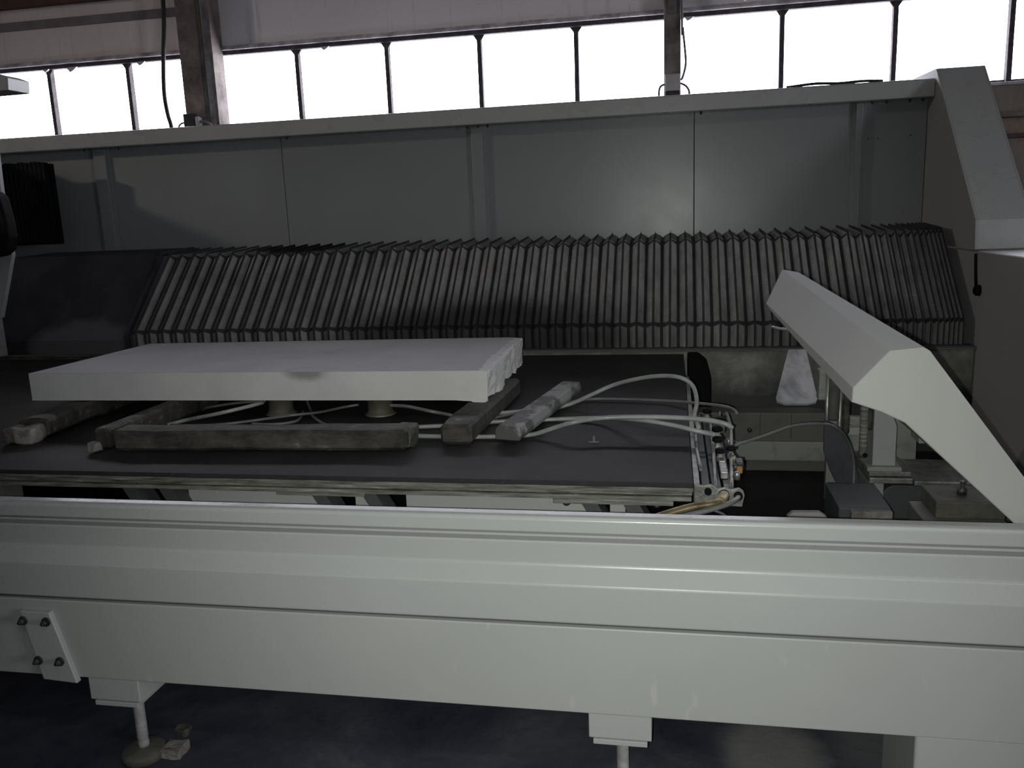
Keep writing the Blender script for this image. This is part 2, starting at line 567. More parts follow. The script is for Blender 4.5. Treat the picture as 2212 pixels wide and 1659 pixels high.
# junction boxes and loops of conduit
jb = thing('junction_box', 'pale grey junction box strapped to the slim dark column', 'junction box', (0, 6.57, 2.46))
B(-0.056, 0.056, 6.545, 6.60, 2.466, 2.583, 0.006).build('box_body', M['box_pale'], jb)
B(-0.052, 0.052, 6.55, 6.60, 2.425, 2.463, 0.004).build('gland_strip', M['cable'], jb)
MB().tube([(-0.05, 6.57, 2.52), (-0.085, 6.57, 2.505), (-0.098, 6.56, 2.47), (-0.098, 6.55, 2.42)], 0.008).build('conduit', M['greycable'], jb)
MB().tube([(0.05, 6.57, 2.52), (0.09, 6.57, 2.50), (0.115, 6.56, 2.465), (0.12, 6.55, 2.42)], 0.008).build('conduit', M['greycable'], jb)
jb2 = thing('junction_box', 'small black junction box at the foot of the flaking brown column', 'junction box', (-3.8, 6.5, 2.43))
B(-3.87, -3.775, 6.47, 6.52, 2.425, 2.525, 0.006).build('box_body', M['cable'], jb2)
B(-3.77, -3.735, 6.47, 6.53, 2.42, 2.50, 0.008).build('fitting', M['box_pale'], jb2)
MB().tube([(-3.86, 6.49, 2.46), (-3.90, 6.49, 2.455), (-3.92, 6.48, 2.43), (-3.92, 6.47, 2.38)], 0.007).build('conduit', M['greycable'], jb2)
MB().tube([(-3.74, 6.49, 2.46), (-3.68, 6.49, 2.455), (-3.63, 6.48, 2.42), (-3.61, 6.47, 2.37)], 0.010).build('conduit', M['greycable'], jb2)
tag(MB().tube([(-4.00, 6.55, 5.6), (-3.985, 6.55, 4.2), (-3.98, 6.55, 3.41), (-4.035, 6.55, 2.96), (-4.06, 6.55, 2.71), (-4.05, 6.55, 2.545), (-4.03, 6.55, 2.425), (-4.02, 6.5, 2.2)], 0.017, 10).build('hanging_cable', M['cable']),
    'thick black cable hanging down past the left windows', 'cable')
tag(MB().tube([(0.066, 6.58, 5.6), (0.066, 6.58, 3.09), (0.073, 6.58, 2.90), (0.089, 6.58, 2.74), (0.093, 6.58, 2.645), (0.07, 6.58, 2.557), (0.053, 6.575, 2.545)], 0.0085, 10).build('hanging_cable', M['greycable']),
    'thin violet-grey cable hanging beside the slim column into the pale junction box', 'cable')
# slanting pipe above the right windows
tag(MB().tube([(0.15, 6.45, 3.27), (0.52, 6.5, 3.055)], 0.035, 14, 2).build('wall_pipe', grain_mat('grey_brown_pipe', (0.13, 0.11, 0.11), (0.2, 0.17, 0.17), 8, 0.8, 0.3)),
    'short grey-brown pipe end slanting down over the window right of the slim column', 'pipe')

# ------------------------------------------------------------------ front housing of the machine
MX0, MX1 = -6.5, 2.6
fh = thing('front_housing', 'long light grey machine front with a stepped face, standing on levelling feet', 'machine housing', (-0.5, 2.1, 0.0))
# profile in (Y, Z), front face towards the camera
up_prof = [(2.055, 0.862), (2.055, 0.800), (2.070, 0.797), (2.070, 0.789), (2.055, 0.786), (2.055, 0.778), (2.06, 0.6985), (2.0, 0.672), (2.0, 0.567),
           (2.12, 0.567), (2.12, 0.80), (2.10, 0.862)]


def xprism(name, prof, mat, parent, x0=MX0, x1=MX1, bevel=0.0):
    return MB().prism(prof, 'X', x0, x1, bevel, 4).build(name, mat, parent)


xprism('rail_cap', [(2.030, 0.838), (2.035, 0.8455), (2.045, 0.848), (2.072, 0.849), (2.072, 0.80), (2.030, 0.805)], M['machine'], fh, bevel=0.0025)
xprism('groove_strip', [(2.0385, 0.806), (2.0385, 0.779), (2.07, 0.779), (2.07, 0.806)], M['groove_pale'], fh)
xprism('groove_bead', [(2.036, 0.797), (2.036, 0.790), (2.05, 0.790), (2.05, 0.797)], M['machine'], fh, bevel=0.002)
xprism('upper_panel', [(2.036, 0.779), (2.040, 0.713), (2.000, 0.674), (2.000, 0.569), (2.07, 0.569), (2.07, 0.779)], M['machine'], fh, bevel=0.006)
xprism('seam_strip', [(2.016, 0.572), (2.016, 0.556), (2.07, 0.556), (2.07, 0.572)], M['groove'], fh)
xprism('lower_panel', [(2.000, 0.560), (2.000, 0.317), (2.07, 0.317), (2.07, 0.560)], M['machine_low'], fh, bevel=0.004)
# slanting plate with four bolts
pl = MB().prism([(-1.882, 0.528), (-1.785, 0.527), (-1.725, 0.306), (-1.838, 0.312)], 'Y', 1.984, 2.004, 0.003).build('mounting_plate', M['machine'], fh)
for x, z in ((-1.873, 0.499), (-1.797, 0.499), (-1.843, 0.374), (-1.771, 0.375)):
    mb = MB().lathe([(0.014, 0.0), (0.014, -0.004)], (x, 1.984, z), 'Y', 16)
    mb.lathe([(0.0095, -0.004), (0.0095, -0.014), (0.0075, -0.016)], (x, 1.984, z), 'Y', 6)
    mb.lathe([(0.005, -0.014), (0.005, -0.021)], (x, 1.984, z), 'Y', 10)
    mb.build('bolt', M['bolt'], pl)


def foot(x, label):
    bx = MB()
    bx.prism([(2.004, 0.32), (2.004, 0.246), (2.02, 0.24), (2.17, 0.24), (2.24, 0.285), (2.24, 0.32)], 'X', x-0.082, x+0.082, 0.003)
    b = bx.build('leveling_foot', M['machine'], fh)
    B(x-0.071, x+0.071, 2.006, 2.165, 0.226, 0.241, 0.002).build('foot_plate', M['machine'], b)
    mb = MB()
    prof = [(0.030, 0.226), (0.030, 0.212), (0.018, 0.206)]
    z = 0.206
    while z > 0.062:
        prof += [(0.0175, z), (0.0155, z-0.003)]; z -= 0.006
    prof += [(0.017, 0.05), (0.017, 0.03)]
    mb.lathe(prof, (x, 2.10, 0), 'Z', 20)
    mb.build('threaded_rod', M['rod'], b)
    MB().lathe([(0.062, 0.0), (0.068, 0.004), (0.068, 0.022), (0.060, 0.030), (0.030, 0.036), (0.0, 0.036)], (x, 2.10, 0), 'Z', 40, caps=False).build('foot_disc', M['disc'], b)
    return b


foot(-1.622, '')
foot(-0.139, '')
mb = MB().box(0.582, 1.05, 2.004, 2.3, 0.0, 0.32, 0.006)
mb.build('leg_block', M['machine_low'], fh)
tag(MB().box(-1.56, -1.50, 2.09, 2.15, 0.0, 0.03).rough(0.010, 30, 2, 2).build('stone_chip', M['rubble']), 'pale stone chip lying on the floor beside the foot disc', 'stone')
tag(MB().box(-1.58, -1.545, 2.20, 2.24, 0.0, 0.025).rough(0.010, 30, 5, 2).build('stone_chip', M['disc']), 'dull stone chip behind the pale one by the foot disc', 'stone')

# ------------------------------------------------------------------ tank behind the front housing
tk = thing('water_tank', 'stained grey steel water tank under the work table', 'tank', (-1, 3.5, 0))
B(MX0, 1.64, 2.42, 5.06, 0.17, 0.20).build('tank_floor', grain_mat('black_sludge_floor', (0.010, 0.010, 0.010), (0.022, 0.022, 0.022), 3, 0.6, 0.3, 20), tk)


def tank_wall():
    t = NT('silt_stained_tank_wall'); v = t.coord(); xyz = t.sep(v)
    n = t.noise(v, 3.2, 6, 0.65, 0.4)
    c = t.ramp(n, [(0.36, (0.07, 0.07, 0.062)), (0.5, (0.15, 0.15, 0.135)), (0.62, (0.25, 0.245, 0.225))])
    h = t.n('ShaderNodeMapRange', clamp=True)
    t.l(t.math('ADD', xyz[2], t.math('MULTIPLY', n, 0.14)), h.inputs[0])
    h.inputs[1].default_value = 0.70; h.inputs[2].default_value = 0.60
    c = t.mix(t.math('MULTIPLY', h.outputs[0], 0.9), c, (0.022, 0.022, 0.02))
    t.bump(t.noise(v, 30, 4), 0.3, 0.004)
    return t.fin(c, 0.55)


M['tankwall'] = tank_wall()
B(MX0, 1.64, 5.02, 5.06, 0.2, 0.792).build('back_wall', M['tankwall'], tk, base=(-1, 3.5, 0))
B(MX0, 1.64, 5.0, 5.1, 0.792, 0.806, 0.003).build('back_rim', M['sludge'], tk)
ld = thing('tank_crossbeam', 'grey box beam lying across the tank behind the valve manifold', 'beam', (0.5, 4.55, 0.2))
MB().box(0.10, 0.80, 4.58, 4.72, 0.20, 0.524, 0.006).build('beam_body', M['sludge'], ld)
MB().box(0.10, 0.80, 4.54, 4.60, 0.27, 0.375, 0.004).build('lower_lip', M['dirty'], ld)
for x in (0.46, 0.62):
    B(x-0.002, x+0.002, 4.576, 4.582, 0.38, 0.52).build('seam', M['groove'], ld)
MB().lathe([(0.014, 0), (0.014, -0.01), (0.006, -0.012)], (0.405, 4.58, 0.43), 'Y', 6).build('bolt', M['bolt'], ld)

# ------------------------------------------------------------------ bellows over the rear rail
PITCH_X = 0.0977
bel = thing('rail_bellows', 'long grey-black accordion bellows sloping over the rear rail', 'bellows', (-1.0, 5.3, 0.80))


def bellow_mats():
    out = []
    for nm, a, b, c2 in (('bellows_membrane', (0.034, 0.034, 0.036), (0.060, 0.060, 0.064), None), ('bellows_stiffener', (0.19, 0.188, 0.19), (0.30, 0.297, 0.295), (0.38, 0.375, 0.37))):
        t = NT(nm); v = t.coord(bel); xyz = t.sep(v)
        st = t.mapping(v, (6, 2, 2))
        n = t.noise(st, 3.0, 6, 0.7)
        c = t.ramp(n, [(0.35, a), (0.62, b)]+([(0.8, c2)] if c2 else []))
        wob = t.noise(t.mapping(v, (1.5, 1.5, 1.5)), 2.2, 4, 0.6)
        # darker patch low in the middle, and a black smear high on the left (bellows coordinates X, Z)
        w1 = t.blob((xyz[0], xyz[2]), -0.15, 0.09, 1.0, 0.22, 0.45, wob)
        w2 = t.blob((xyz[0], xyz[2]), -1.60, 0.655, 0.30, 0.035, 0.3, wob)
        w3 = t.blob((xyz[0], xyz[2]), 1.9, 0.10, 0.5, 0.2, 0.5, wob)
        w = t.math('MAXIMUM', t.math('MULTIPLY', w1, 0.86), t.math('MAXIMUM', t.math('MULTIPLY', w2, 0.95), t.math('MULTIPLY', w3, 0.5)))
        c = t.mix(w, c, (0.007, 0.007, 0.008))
        t.bump(t.noise(v, 70, 4), 0.25, 0.003)
        out.append(t.fin(c, 0.75, 0, 0.3))
    return out


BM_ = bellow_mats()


def pleat_mesh(p, d):
    """one fold: valley, ridge, valley; stiffener plates on both faces and a stitched lip on the ridge"""
    prof = [(5.05, 0.806), (5.05, 0.953), (5.545, 1.435), (5.93, 1.462), (5.97, 1.10)]      # ridge line (Y, Z)
    ang = [(0, -1, 0), None, None, None, None]
    nr = []
    for i in range(len(prof)):
        a = Vector(prof[max(i-1, 0)]); b = Vector(prof[min(i+1, len(prof)-1)])
        t = (b-a).normalized()
        nr.append(Vector((-t.y, t.x)))          # points outwards (towards -Y / +Z)
    val = [Vector(q)-n*d for q, n in zip(prof, nr)]
    rid = [Vector(q) for q in prof]
    lip = [Vector(q)+n*min(0.016, d*0.5) for q, n in zip(prof, nr)]
    V, Fc, MI = [], [], []

    def add(x, q):
        V.append((x, q[0], q[1])); return len(V)-1
    h = p/2
    Lv = [add(-h, q) for q in val]; Rv = [add(h, q) for q in val]
    Rl = [add(-0.0015, q) for q in rid]; Rr = [add(0.0015, q) for q in rid]
    Ll = [add(-0.0015, q) for q in lip]; Lr = [add(0.0015, q) for q in lip]
    for i in range(len(prof)-1):
        for a, b in ((Lv, Rl), (Rl, Ll), (Ll, Lr), (Lr, Rr), (Rr, Rv)):
            Fc.append((a[i], b[i], b[i+1], a[i+1])); MI.append(0)
    # stiffeners
    for i in range(len(prof)-2):
        for sgn in (-1, 1):
            def P(u, s, off):
                q = val[i].lerp(val[i+1], s).lerp(rid[i].lerp(rid[i+1], s), u)
                n = (nr[i]+nr[i+1]).normalized()
                fx = sgn*(h*(1-u))
                # facet normal in (X, outwards)
                nx = sgn*d/math.hypot(d, h); no = h/math.hypot(d, h)
                return add(fx+nx*off, q+n*no*off)
            s0, s1 = (0.025, 0.975) if i else (0.02, 0.95)
            u0, u1 = 0.24, 0.90
            q = [P(u0, s0+0.01, 0.0045), P(u1, s0, 0.0045), P(u1, s1, 0.0045), P(u0, s1-0.015, 0.0045)]
            r = [P(u0, s0+0.01, 0.0), P(u1, s0, 0.0), P(u1, s1, 0.0), P(u0, s1-0.015, 0.0)]
            Fc.append(tuple(q)); MI.append(1)
            for k in range(4):
                j = (k+1) % 4
                Fc.append((q[k], r[k], r[j], q[j])); MI.append(1)
    b0 = Vector((0, 5.3, 0.80))
    V = [tuple(Vector(v)-b0) for v in V]
    me = bpy.data.meshes.new('pleat')
    me.from_pydata(V, [], Fc)
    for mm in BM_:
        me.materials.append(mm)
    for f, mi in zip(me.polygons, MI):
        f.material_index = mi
    bm = bmesh.new(); bm.from_mesh(me)
    bmesh.ops.recalc_face_normals(bm, faces=bm.faces); bm.to_mesh(me); bm.free()
    return me


x = -3.585
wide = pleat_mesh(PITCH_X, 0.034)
src = None
k = 0
while x < 1.60:
    if x < 0.95:
        p, me = PITCH_X, wide
    else:
        p = max(0.024, PITCH_X*(1-(x-0.95)/0.75))
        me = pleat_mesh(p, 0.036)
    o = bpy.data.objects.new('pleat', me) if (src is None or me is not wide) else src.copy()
    if src is None:
        src = o
    COL.objects.link(o); o.parent = bel
    o.location = (x+p/2+1.0, random.uniform(-.0015, .0015), random.uniform(-.0015, .0015))
    o.rotation_euler = (0, random.uniform(-.004, .004), 0)
    x += p; k += 1
# flat cover sheet left of the bellows
cs = MB()
cs.prism([(5.045, 0.80), (5.045, 0.90), (5.50, 1.455), (5.95, 1.475), (5.95, 1.45), (5.51, 1.43), (5.065, 0.89), (5.065, 0.80)], 'X', -4.80, -3.616)
for v in cs.bm.verts:
    pass


def cover_mat():
    t = NT('dusty_black_cover_sheet'); v = t.coord(); xyz = t.sep(v)
    n = t.noise(v, 2.2, 6, 0.65, 0.3)
    c = t.ramp(n, [(0.4, (0.030, 0.030, 0.035)), (0.62, (0.05, 0.05, 0.056))])
    wob = t.noise(v, 3.0, 4)
    p = t.blob((xyz[0], xyz[2]), 0.28, 0.04, 0.40, 0.20, 0.18, wob)      # pale dust washed down to the foot of the sheet
    c = t.mix(t.math('MULTIPLY', p, 0.75), c, (0.15, 0.148, 0.155))
    t.bump(t.noise(v, 40, 4), 0.15, 0.006)
    return t.fin(c, 0.65, 0, 0.25)


tag(cs.build('rail_cover', cover_mat()), 'flat dark dusty sheet cover sloping over the rail left of the bellows', 'cover')
ef = MB().prism([(5.02, 0.79), (5.02, 0.93), (5.54, 1.46), (5.97, 1.48), (5.97, 1.1), (5.94, 1.1), (5.94, 1.44), (5.555, 1.43), (5.055, 0.92), (5.055, 0.79)], 'X', -3.612, -3.592)
ef.build('end_frame', M['darksheet'], bel)
B(-3.6, 1.64, 5.0, 5.09, 0.80, 0.812, 0.002).build('foot_rail', M['groove'], bel)

# ------------------------------------------------------------------ rear enclosure: sheet panels, posts, top beam
re_ = thing('rear_enclosure', 'tall grey sheet metal back wall of the machine with a boxed top beam', 'machine housing', (-2, 6.1, 0.0))
PY = 6.20
edges = [-6.7, -4.45, -2.92, -1.426, 0.145, 1.249, 1.648]
for i, (a, b) in enumerate(zip(edges, edges[1:])):
    B(a+0.003, b-0.003, PY+random.uniform(-.003, .003), PY+0.03, 0.6, 2.30, 0.002).build('panel', M['panel'], re_)
B(-6.6, 1.645, PY+0.03, PY+0.06, 0.6, 2.3).build('backing_sheet', M['groove'], re_)
for xa, xb in ((-4.52, -4.38), (-1.451, -1.330), (1.178, 1.259)):
    mb = MB()
    mb.box(xa+0.018, xb-0.018, PY-0.035, PY, 0.6, 2.261, 0.004)
    mb.box(xa, xa+0.022, PY-0.012, PY, 0.6, 2.261, 0.002)
    mb.box(xb-0.022, xb, PY-0.012, PY, 0.6, 2.261, 0.002)
    mb.build('post', M['panel'], re_)
MB().prism([(6.06, 2.268), (6.065, 2.262), (6.20, 2.262), (6.20, 2.376), (6.075, 2.376), (6.06, 2.366)], 'X', -6.6, 1.648, 0.004).build('top_beam', M['machine'], re_)
for x in (-4.55, -4.25, -2.84, -1.45, -1.30, -1.37, 0.19, 1.29, 1.38, 1.52, 1.60):
    MB().lathe([(0.009, 0), (0.009, -0.012), (0.004, -0.02)], (x, 6.14, 2.264), 'Z', 8).build('bolt', M['bolt'], re_)
for x, z in ((1.27, 2.03), (1.33, 2.03), (1.53, 2.04)):
    MB().lathe([(0.006, 0.0), (0.006, -0.003)], (x*1.012, PY-0.002, z), 'Y', 8).build('rivet_hole', M['bolt'], re_)
tag(MB().tube([(0.74, 6.10, 2.380), (0.92, 6.10, 2.392), (1.07, 6.10, 2.385), (1.22, 6.10, 2.389), (1.34, 6.10, 2.382)], 0.009, 8).build('loose_cable', M['cable']), 'black cable lying along the top beam of the machine', 'cable')

# small black bellows on the left of the back wall
sb = thing('spindle_bellows', 'small square black rubber bellows on the back wall of the machine', 'bellows', (-4.75, 5.95, 1.5))
n_ = 12
pts = []
for i in range(n_*2+1):
    xx = -5.17+(0.46)*i/(n_*2)
    amp = 0.028*max(0.25, 1-i/(n_*1.6))
    pts.append((xx, 5.86 + (amp if i % 2 else 0)))
for i in range(n_):
    a, b, c = pts[2*i], pts[2*i+1], pts[2*i+2]
    zt = 2.165-0.004*(i % 3)
    MB().prism([(a[0], a[1]+.05), (a[0], a[1]), (b[0], b[1]), (c[0], c[1]), (c[0], c[1]+.05)], 'Z', 1.555, zt).build('fold', M['black'], sb)
B(-5.2, -4.70, 5.92, 5.96, 1.54, 2.15).build('back_plate', M['black'], sb)

# right-hand end: slanting arch on a solid side wall
ea = thing('end_arch', 'broad grey arched end frame leaning back to the top beam', 'machine frame', (1.8, 5.6, 1.33))
prof = [(5.14, 1.345), (5.16, 1.49), (6.07, 2.432), (6.62, 2.45), (6.62, 2.33), (6.13, 2.31), (6.13, 1.345)]
MB().prism([(5.14, 1.332), (5.16, 1.49), (6.07, 2.432), (6.26, 2.4375), (6.26, 1.332)], 'X', 1.65, 1.662).prism([(6.26, 2.4375), (6.60, 2.447), (6.60, 2.30), (6.26, 2.28)], 'X', 1.65, 1.662).build('side_plate', M['matte'], ea)
MB().prism([(5.14, 1.332), (5.16, 1.49), (6.07, 2.432), (6.10, 2.41), (5.19, 1.475), (5.17, 1.332)], 'X', 1.662, 1.925, 0.002).build('face_plate', M['machine'], ea)
MB().prism([(6.07, 2.432), (6.60, 2.447), (6.60, 2.43), (6.10, 2.414)], 'X', 1.662, 1.925).build('top_plate', M['machine'], ea)
MB().prism([(5.14, 1.332), (5.16, 1.49), (6.07, 2.432), (6.26, 2.4375), (6.26, 1.332)], 'X', 1.925, 1.937).prism([(6.26, 2.4375), (6.60, 2.447), (6.60, 2.30), (6.26, 2.28)], 'X', 1.925, 1.937).build('side_plate', M['matte'], ea)
es = thing('end_cabinet', 'dark grey solid end cabinet of the machine under the arched frame', 'machine housing', (1.9, 3.6, 0.0))
B(1.65, 1.67, 2.3, 6.15, 0.17, 1.32, 0.002).build('inner_sheet', M['matte'], es)
B(1.668, 2.6, 2.3, 5.14, 1.302, 1.322, 0.002).build('top_sheet', M['lid'], es)
B(2.58, 2.6, 2.3, 6.3, 0.17, 1.31, 0.003).build('outer_sheet', M['machine'], es)
B(1.67, 2.58, 2.3, 2.32, 0.17, 1.302, 0.002).build('front_sheet', M['machine'], es)
MB().lathe([(0.02, -0.03), (0.03, -0.02), (0.03, 0.0)], (1.65, 5.02, 1.115), 'X', 16).build('knob', M['black'], es)
MB().tube([(1.643, 5.1, 1.31), (1.643, 5.08, 1.2), (1.64, 5.05, 1.13)], 0.008, 8).build('seal_strip', M['black'], es)

# ------------------------------------------------------------------ gantry seen at the left edge
ga = thing('gantry_carriage', 'pale grey gantry carriage with a rounded black motor, at the far left edge', 'gantry', (-4.1, 4.5, 0.8))
MB().prism([(-4.5, 2.26), (-3.97, 2.24), (-3.915, 2.17), (-3.925, 1.85), (-3.915, 1.50), (-4.06, 1.12), (-4.5, 1.10)], 'Y', 4.50, 4.53, 0.004).build('carriage_plate', M['machine'], ga)
MB().prism([(-4.3, 1.885), (-3.86, 1.87), (-3.825, 1.84), (-3.800, 1.69), (-3.800, 1.60), (-3.825, 1.53), (-3.87, 1.50), (-3.94, 1.49), (-4.3, 1.49)], 'Y', 4.36, 4.44, 0.012).build('motor', M['black'], ga)
MB().prism([(-4.5, 2.425), (-3.735, 2.432), (-3.728, 2.50), (-3.79, 2.524), (-4.5, 2.535)], 'Y', 4.45, 4.62, 0.003).build('upper_arm', M['machine'], ga)
B(-4.62, -4.50, 4.3, 5.0, 0.81, 1.4, 0.004).build('column', M['machine'], ga)
tag(B(-6.1, -5.42, 2.2, 5.85, 1.35, 2.31, 0.01).build('gantry_bridge', M['machine']), 'heavy grey gantry beam beyond the small black bellows, mostly out of sight', 'gantry')

# ------------------------------------------------------------------ work table
wt = thing('work_table', 'big flat work table with a black rubber top and dusty layered edge', 'table', (-2.2, 3.6, 0.2))


def table_top():
    t = NT('black_rubber_table_top'); v = t.coord()
    n = t.noise(v, 2.2, 6, 0.65, 0.3)
    c = t.ramp(n, [(0.32, (0.019, 0.020, 0.021)), (0.55, (0.029, 0.029, 0.030)), (0.75, (0.050, 0.050, 0.048))])
    s = t.ramp(t.noise(v, 26, 3, 0.6), [(0.70, 0.0), (0.78, 1.0)])
    c = t.mix(t.math('MULTIPLY', s, 0.35), c, (0.16, 0.16, 0.15))
    t.bump(t.noise(v, 40, 4), 0.2, 0.003)
    return t.fin(c, t.ramp(n, [(0.3, 0.5), (0.7, 0.72)]), 0, 0.14)


TX0, TX1, TY0, TY1 = -6.4, 0.058, 2.478, 4.87
B(TX0, TX1, TY0, TY1, 0.785, 0.80, 0.002).build('tabletop', table_top(), wt, base=(0, 3.6, 0.2))
B(TX0, TX1+0.001, TY0-0.004, TY1, 0.7725, 0.785, 0.002).build('edge_layer', M['layer'], wt, base=(0, 0, 0))
B(TX0, TX1-0.002, TY0+0.009, TY1, 0.7575, 0.770, 0.002).build('edge_layer', M['layer'], wt, base=(0.4, 0, 0.1))
B(TX0, TX1-0.004, TY0+0.002, TY1, 0.741, 0.755, 0.002).build('edge_layer', M['layer'], wt, base=(0.9, 0, 0.2))
B(-1.30, -0.99, TY0+0.01, TY0+0.12, 0.727, 0.741, 0.003).build('edge_strip', M['layer'], wt)
B(-0.37, 0.0, TY0+0.01, TY0+0.10, 0.722, 0.741, 0.003).build('edge_strip', M['layer'], wt)
for x in (-0.33, -0.05):
    MB().lathe([(0.012, 0.0), (0.012, -0.008), (0.006, -0.012)], (x, TY0+0.03, 0.722), 'Z', 6).build('bolt', M['bolt'], wt)
# grey under-frame and slanted brackets
for a, b in ((-1.68, -1.16), (-1.06, -0.98), (-0.88, -0.26), (-0.2, -0.15)):
    B(a, b, 2.58, 2.66, 0.60, 0.741, 0.003).build('under_beam', M['machine'], wt)
for x in (-1.20, -1.02, -0.30, -0.17, -1.76, -1.9):
    MB().prism([(x, 0.741), (x+0.05, 0.741), (x+0.16, 0.55), (x+0.11, 0.55)], 'Y', 2.52, 2.60).build('bracket', M['groove'], wt)
for lx in (-5.5, -2.6, -1.6, -0.7, -0.15):
    for ly in (2.75, 4.5):
        B(lx-0.05, lx+0.05, ly-0.05, ly+0.05, 0.2, 0.741).build('leg', M['dirty'], wt)

# ------------------------------------------------------------------ the slab and what carries it
SZ0, SZ1 = 0.888, 1.010


def slab_mat():
    t = NT('pale_grey_stone'); v = t.coord(); xyz = t.sep(v)
    n = t.noise(v, 2.4, 6, 0.6)
    c = t.ramp(n, [(0.3, (0.54, 0.54, 0.53)), (0.7, (0.66, 0.66, 0.65))])
    n2 = t.noise(v, 9, 5, 0.7)
    c = t.mix(t.math('MULTIPLY', t.ramp(n2, [(0.55, 0.0), (0.7, 1.0)]), 0.12), c, (0.75, 0.74, 0.7))
    fro = t.math('ADD', t.math('MULTIPLY', t.math('SUBTRACT', xyz[2], 0.122), -0.9), xyz[1])      # lets the stain run over the front edge
    wob = t.noise(v, 12, 3)
    # local origin is the slab's own base centre
    a = t.blob((xyz[0], xyz[1]), 0.285, -0.395, 0.125, 0.09, 0.14, wob)
    b = t.blob((xyz[0], xyz[1]), -0.93, 0.12, 0.055, 0.10, 0.25, wob)
    e = t.blob((xyz[0], xyz[2]), 0.265, 0.122, 0.085, 0.034, 0.5, wob)
    top = t.math('GREATER_THAN', xyz[2], 0.1205)
    frn = t.math('LESS_THAN', xyz[2], 0.1205)
    s = t.math('ADD', t.math('MULTIPLY', t.math('MAXIMUM', a, b), top), t.math('MULTIPLY', t.math('MULTIPLY', e, frn), t.math('LESS_THAN', xyz[1], -0.4)), clamp=True)
    c = t.mix(t.math('MULTIPLY', s, 0.72), c, (0.17, 0.17, 0.19))
    slurry_shade = t.math('MULTIPLY', top, t.ramp(t.noise(v, 3.5, 5, 0.65), [(0.3, 0.85), (0.75, 0.55)]))      # grey slurry, with the upper face's dimmer light painted in too
    c = t.mix(slurry_shade, c, (0.36, 0.36, 0.385))
    t.bump(t.noise(v, 60, 5), 0.12, 0.003)
    return t.fin(c, t.math('SUBTRACT', 0.66, t.math('MULTIPLY', s, 0.2)), 0, 0.18)


def build_slab():
    # left-front, right-front, right-back, left-back corners of the top
    c = [(-2.800, 3.208), (-0.729, 3.230), (-0.748, 4.160), (-2.787, 4.093)]
    bm = bmesh.new()
    nx, ny, nz = 30, 44, 9
    rnd = random.Random(3)
    grid = {}

    def pos(i, j, k):
        u, v, w_ = i/nx, j/ny, k/nz
        p = Vector(c[0]).lerp(Vector(c[1]), u).lerp(Vector(c[3]).lerp(Vector(c[2]), u), v)
        z = SZ0+(SZ1-SZ0)*w_
        q = Vector((p.x, p.y, z))
        if i == nx:                      # broken right-hand edge
            nn = noise.noise(Vector((0.0, p.y*5.0, z*9)))*0.022 + noise.noise(Vector((3.0, p.y*21.0, z*8)))*0.016 + noise.noise(Vector((5.0, p.y*40.0, z*40)))*0.007
            q.x += nn - 0.004
            if k == 0:
                q.z -= 0.004+0.030*abs(noise.noise(Vector((1.0, p.y*6, 0))))
                if j == 0:
                    q.z -= 0.022; q.x -= 0.012
            if k == nz:
                q.z -= 0.003+0.006*abs(noise.noise(Vector((9.0, p.y*9, 0))))
                q.x -= 0.004+0.07*max(0, noise.noise(Vector((2.2, p.y*7, 0.5))))+0.012*abs(noise.noise(Vector((4.2, p.y*30, 0.5))))
            if j == 0 and k:
                q.x = p.x + 0.4*(q.x-p.x)*(1-k/nz)
            if j == ny:
                q.x = max(q.x, p.x-0.004)
        elif i == nx-1 and k == 0:
            q.z -= 0.004
        return q
    for i in range(nx+1):
        for j in range(ny+1):
            for k in range(nz+1):
                if i in (0, nx) or j in (0, ny) or k in (0, nz):
                    grid[i, j, k] = bm.verts.new(pos(i, j, k))
    for i in range(nx):
        for j in range(ny):
            for k in (0, nz):
                bm.faces.new((grid[i, j, k], grid[i+1, j, k], grid[i+1, j+1, k], grid[i, j+1, k]))
    for i in range(nx):
        for k in range(nz):
            for j in (0, ny):
                bm.faces.new((grid[i, j, k], grid[i+1, j, k], grid[i+1, j, k+1], grid[i, j, k+1]))
    for j in range(ny):
        for k in range(nz):
            for i in (0, nx):
                bm.faces.new((grid[i, j, k], grid[i, j+1, k], grid[i, j+1, k+1], grid[i, j, k+1]))
    bmesh.ops.recalc_face_normals(bm, faces=bm.faces)
    mb = MB(); mb.bm.free(); mb.bm = bm
    o = mb.build('stone_slab', slab_mat(), None, base=(-1.767, 3.66, SZ0))
    return tag(o, 'thick pale stone slab with a broken right edge and two wet spots, resting on timbers', 'stone slab')


build_slab()


def log(x0, x1, y0, y1, z0, z1, rotz, seed, mat, amp=0.008, cuts=5):
    mb = MB().box(x0, x1, y0, y1, z0, z1, 0.012, 1)
    mb.rough(amp, 9, seed, cuts)
    cx_, cy_ = (x0+x1)/2, (y0+y1)/2
    bmesh.ops.rotate(mb.bm, verts=mb.bm.verts, cent=(cx_, cy_, z0), matrix=Matrix.Rotation(rotz, 3, 'Z'))
    mz = min(v.co.z for v in mb.bm.verts)
    for v in mb.bm.verts:
        v.co.z += 0.801-mz if z0 < 0.81 else 0
    return mb.build('timber', mat)


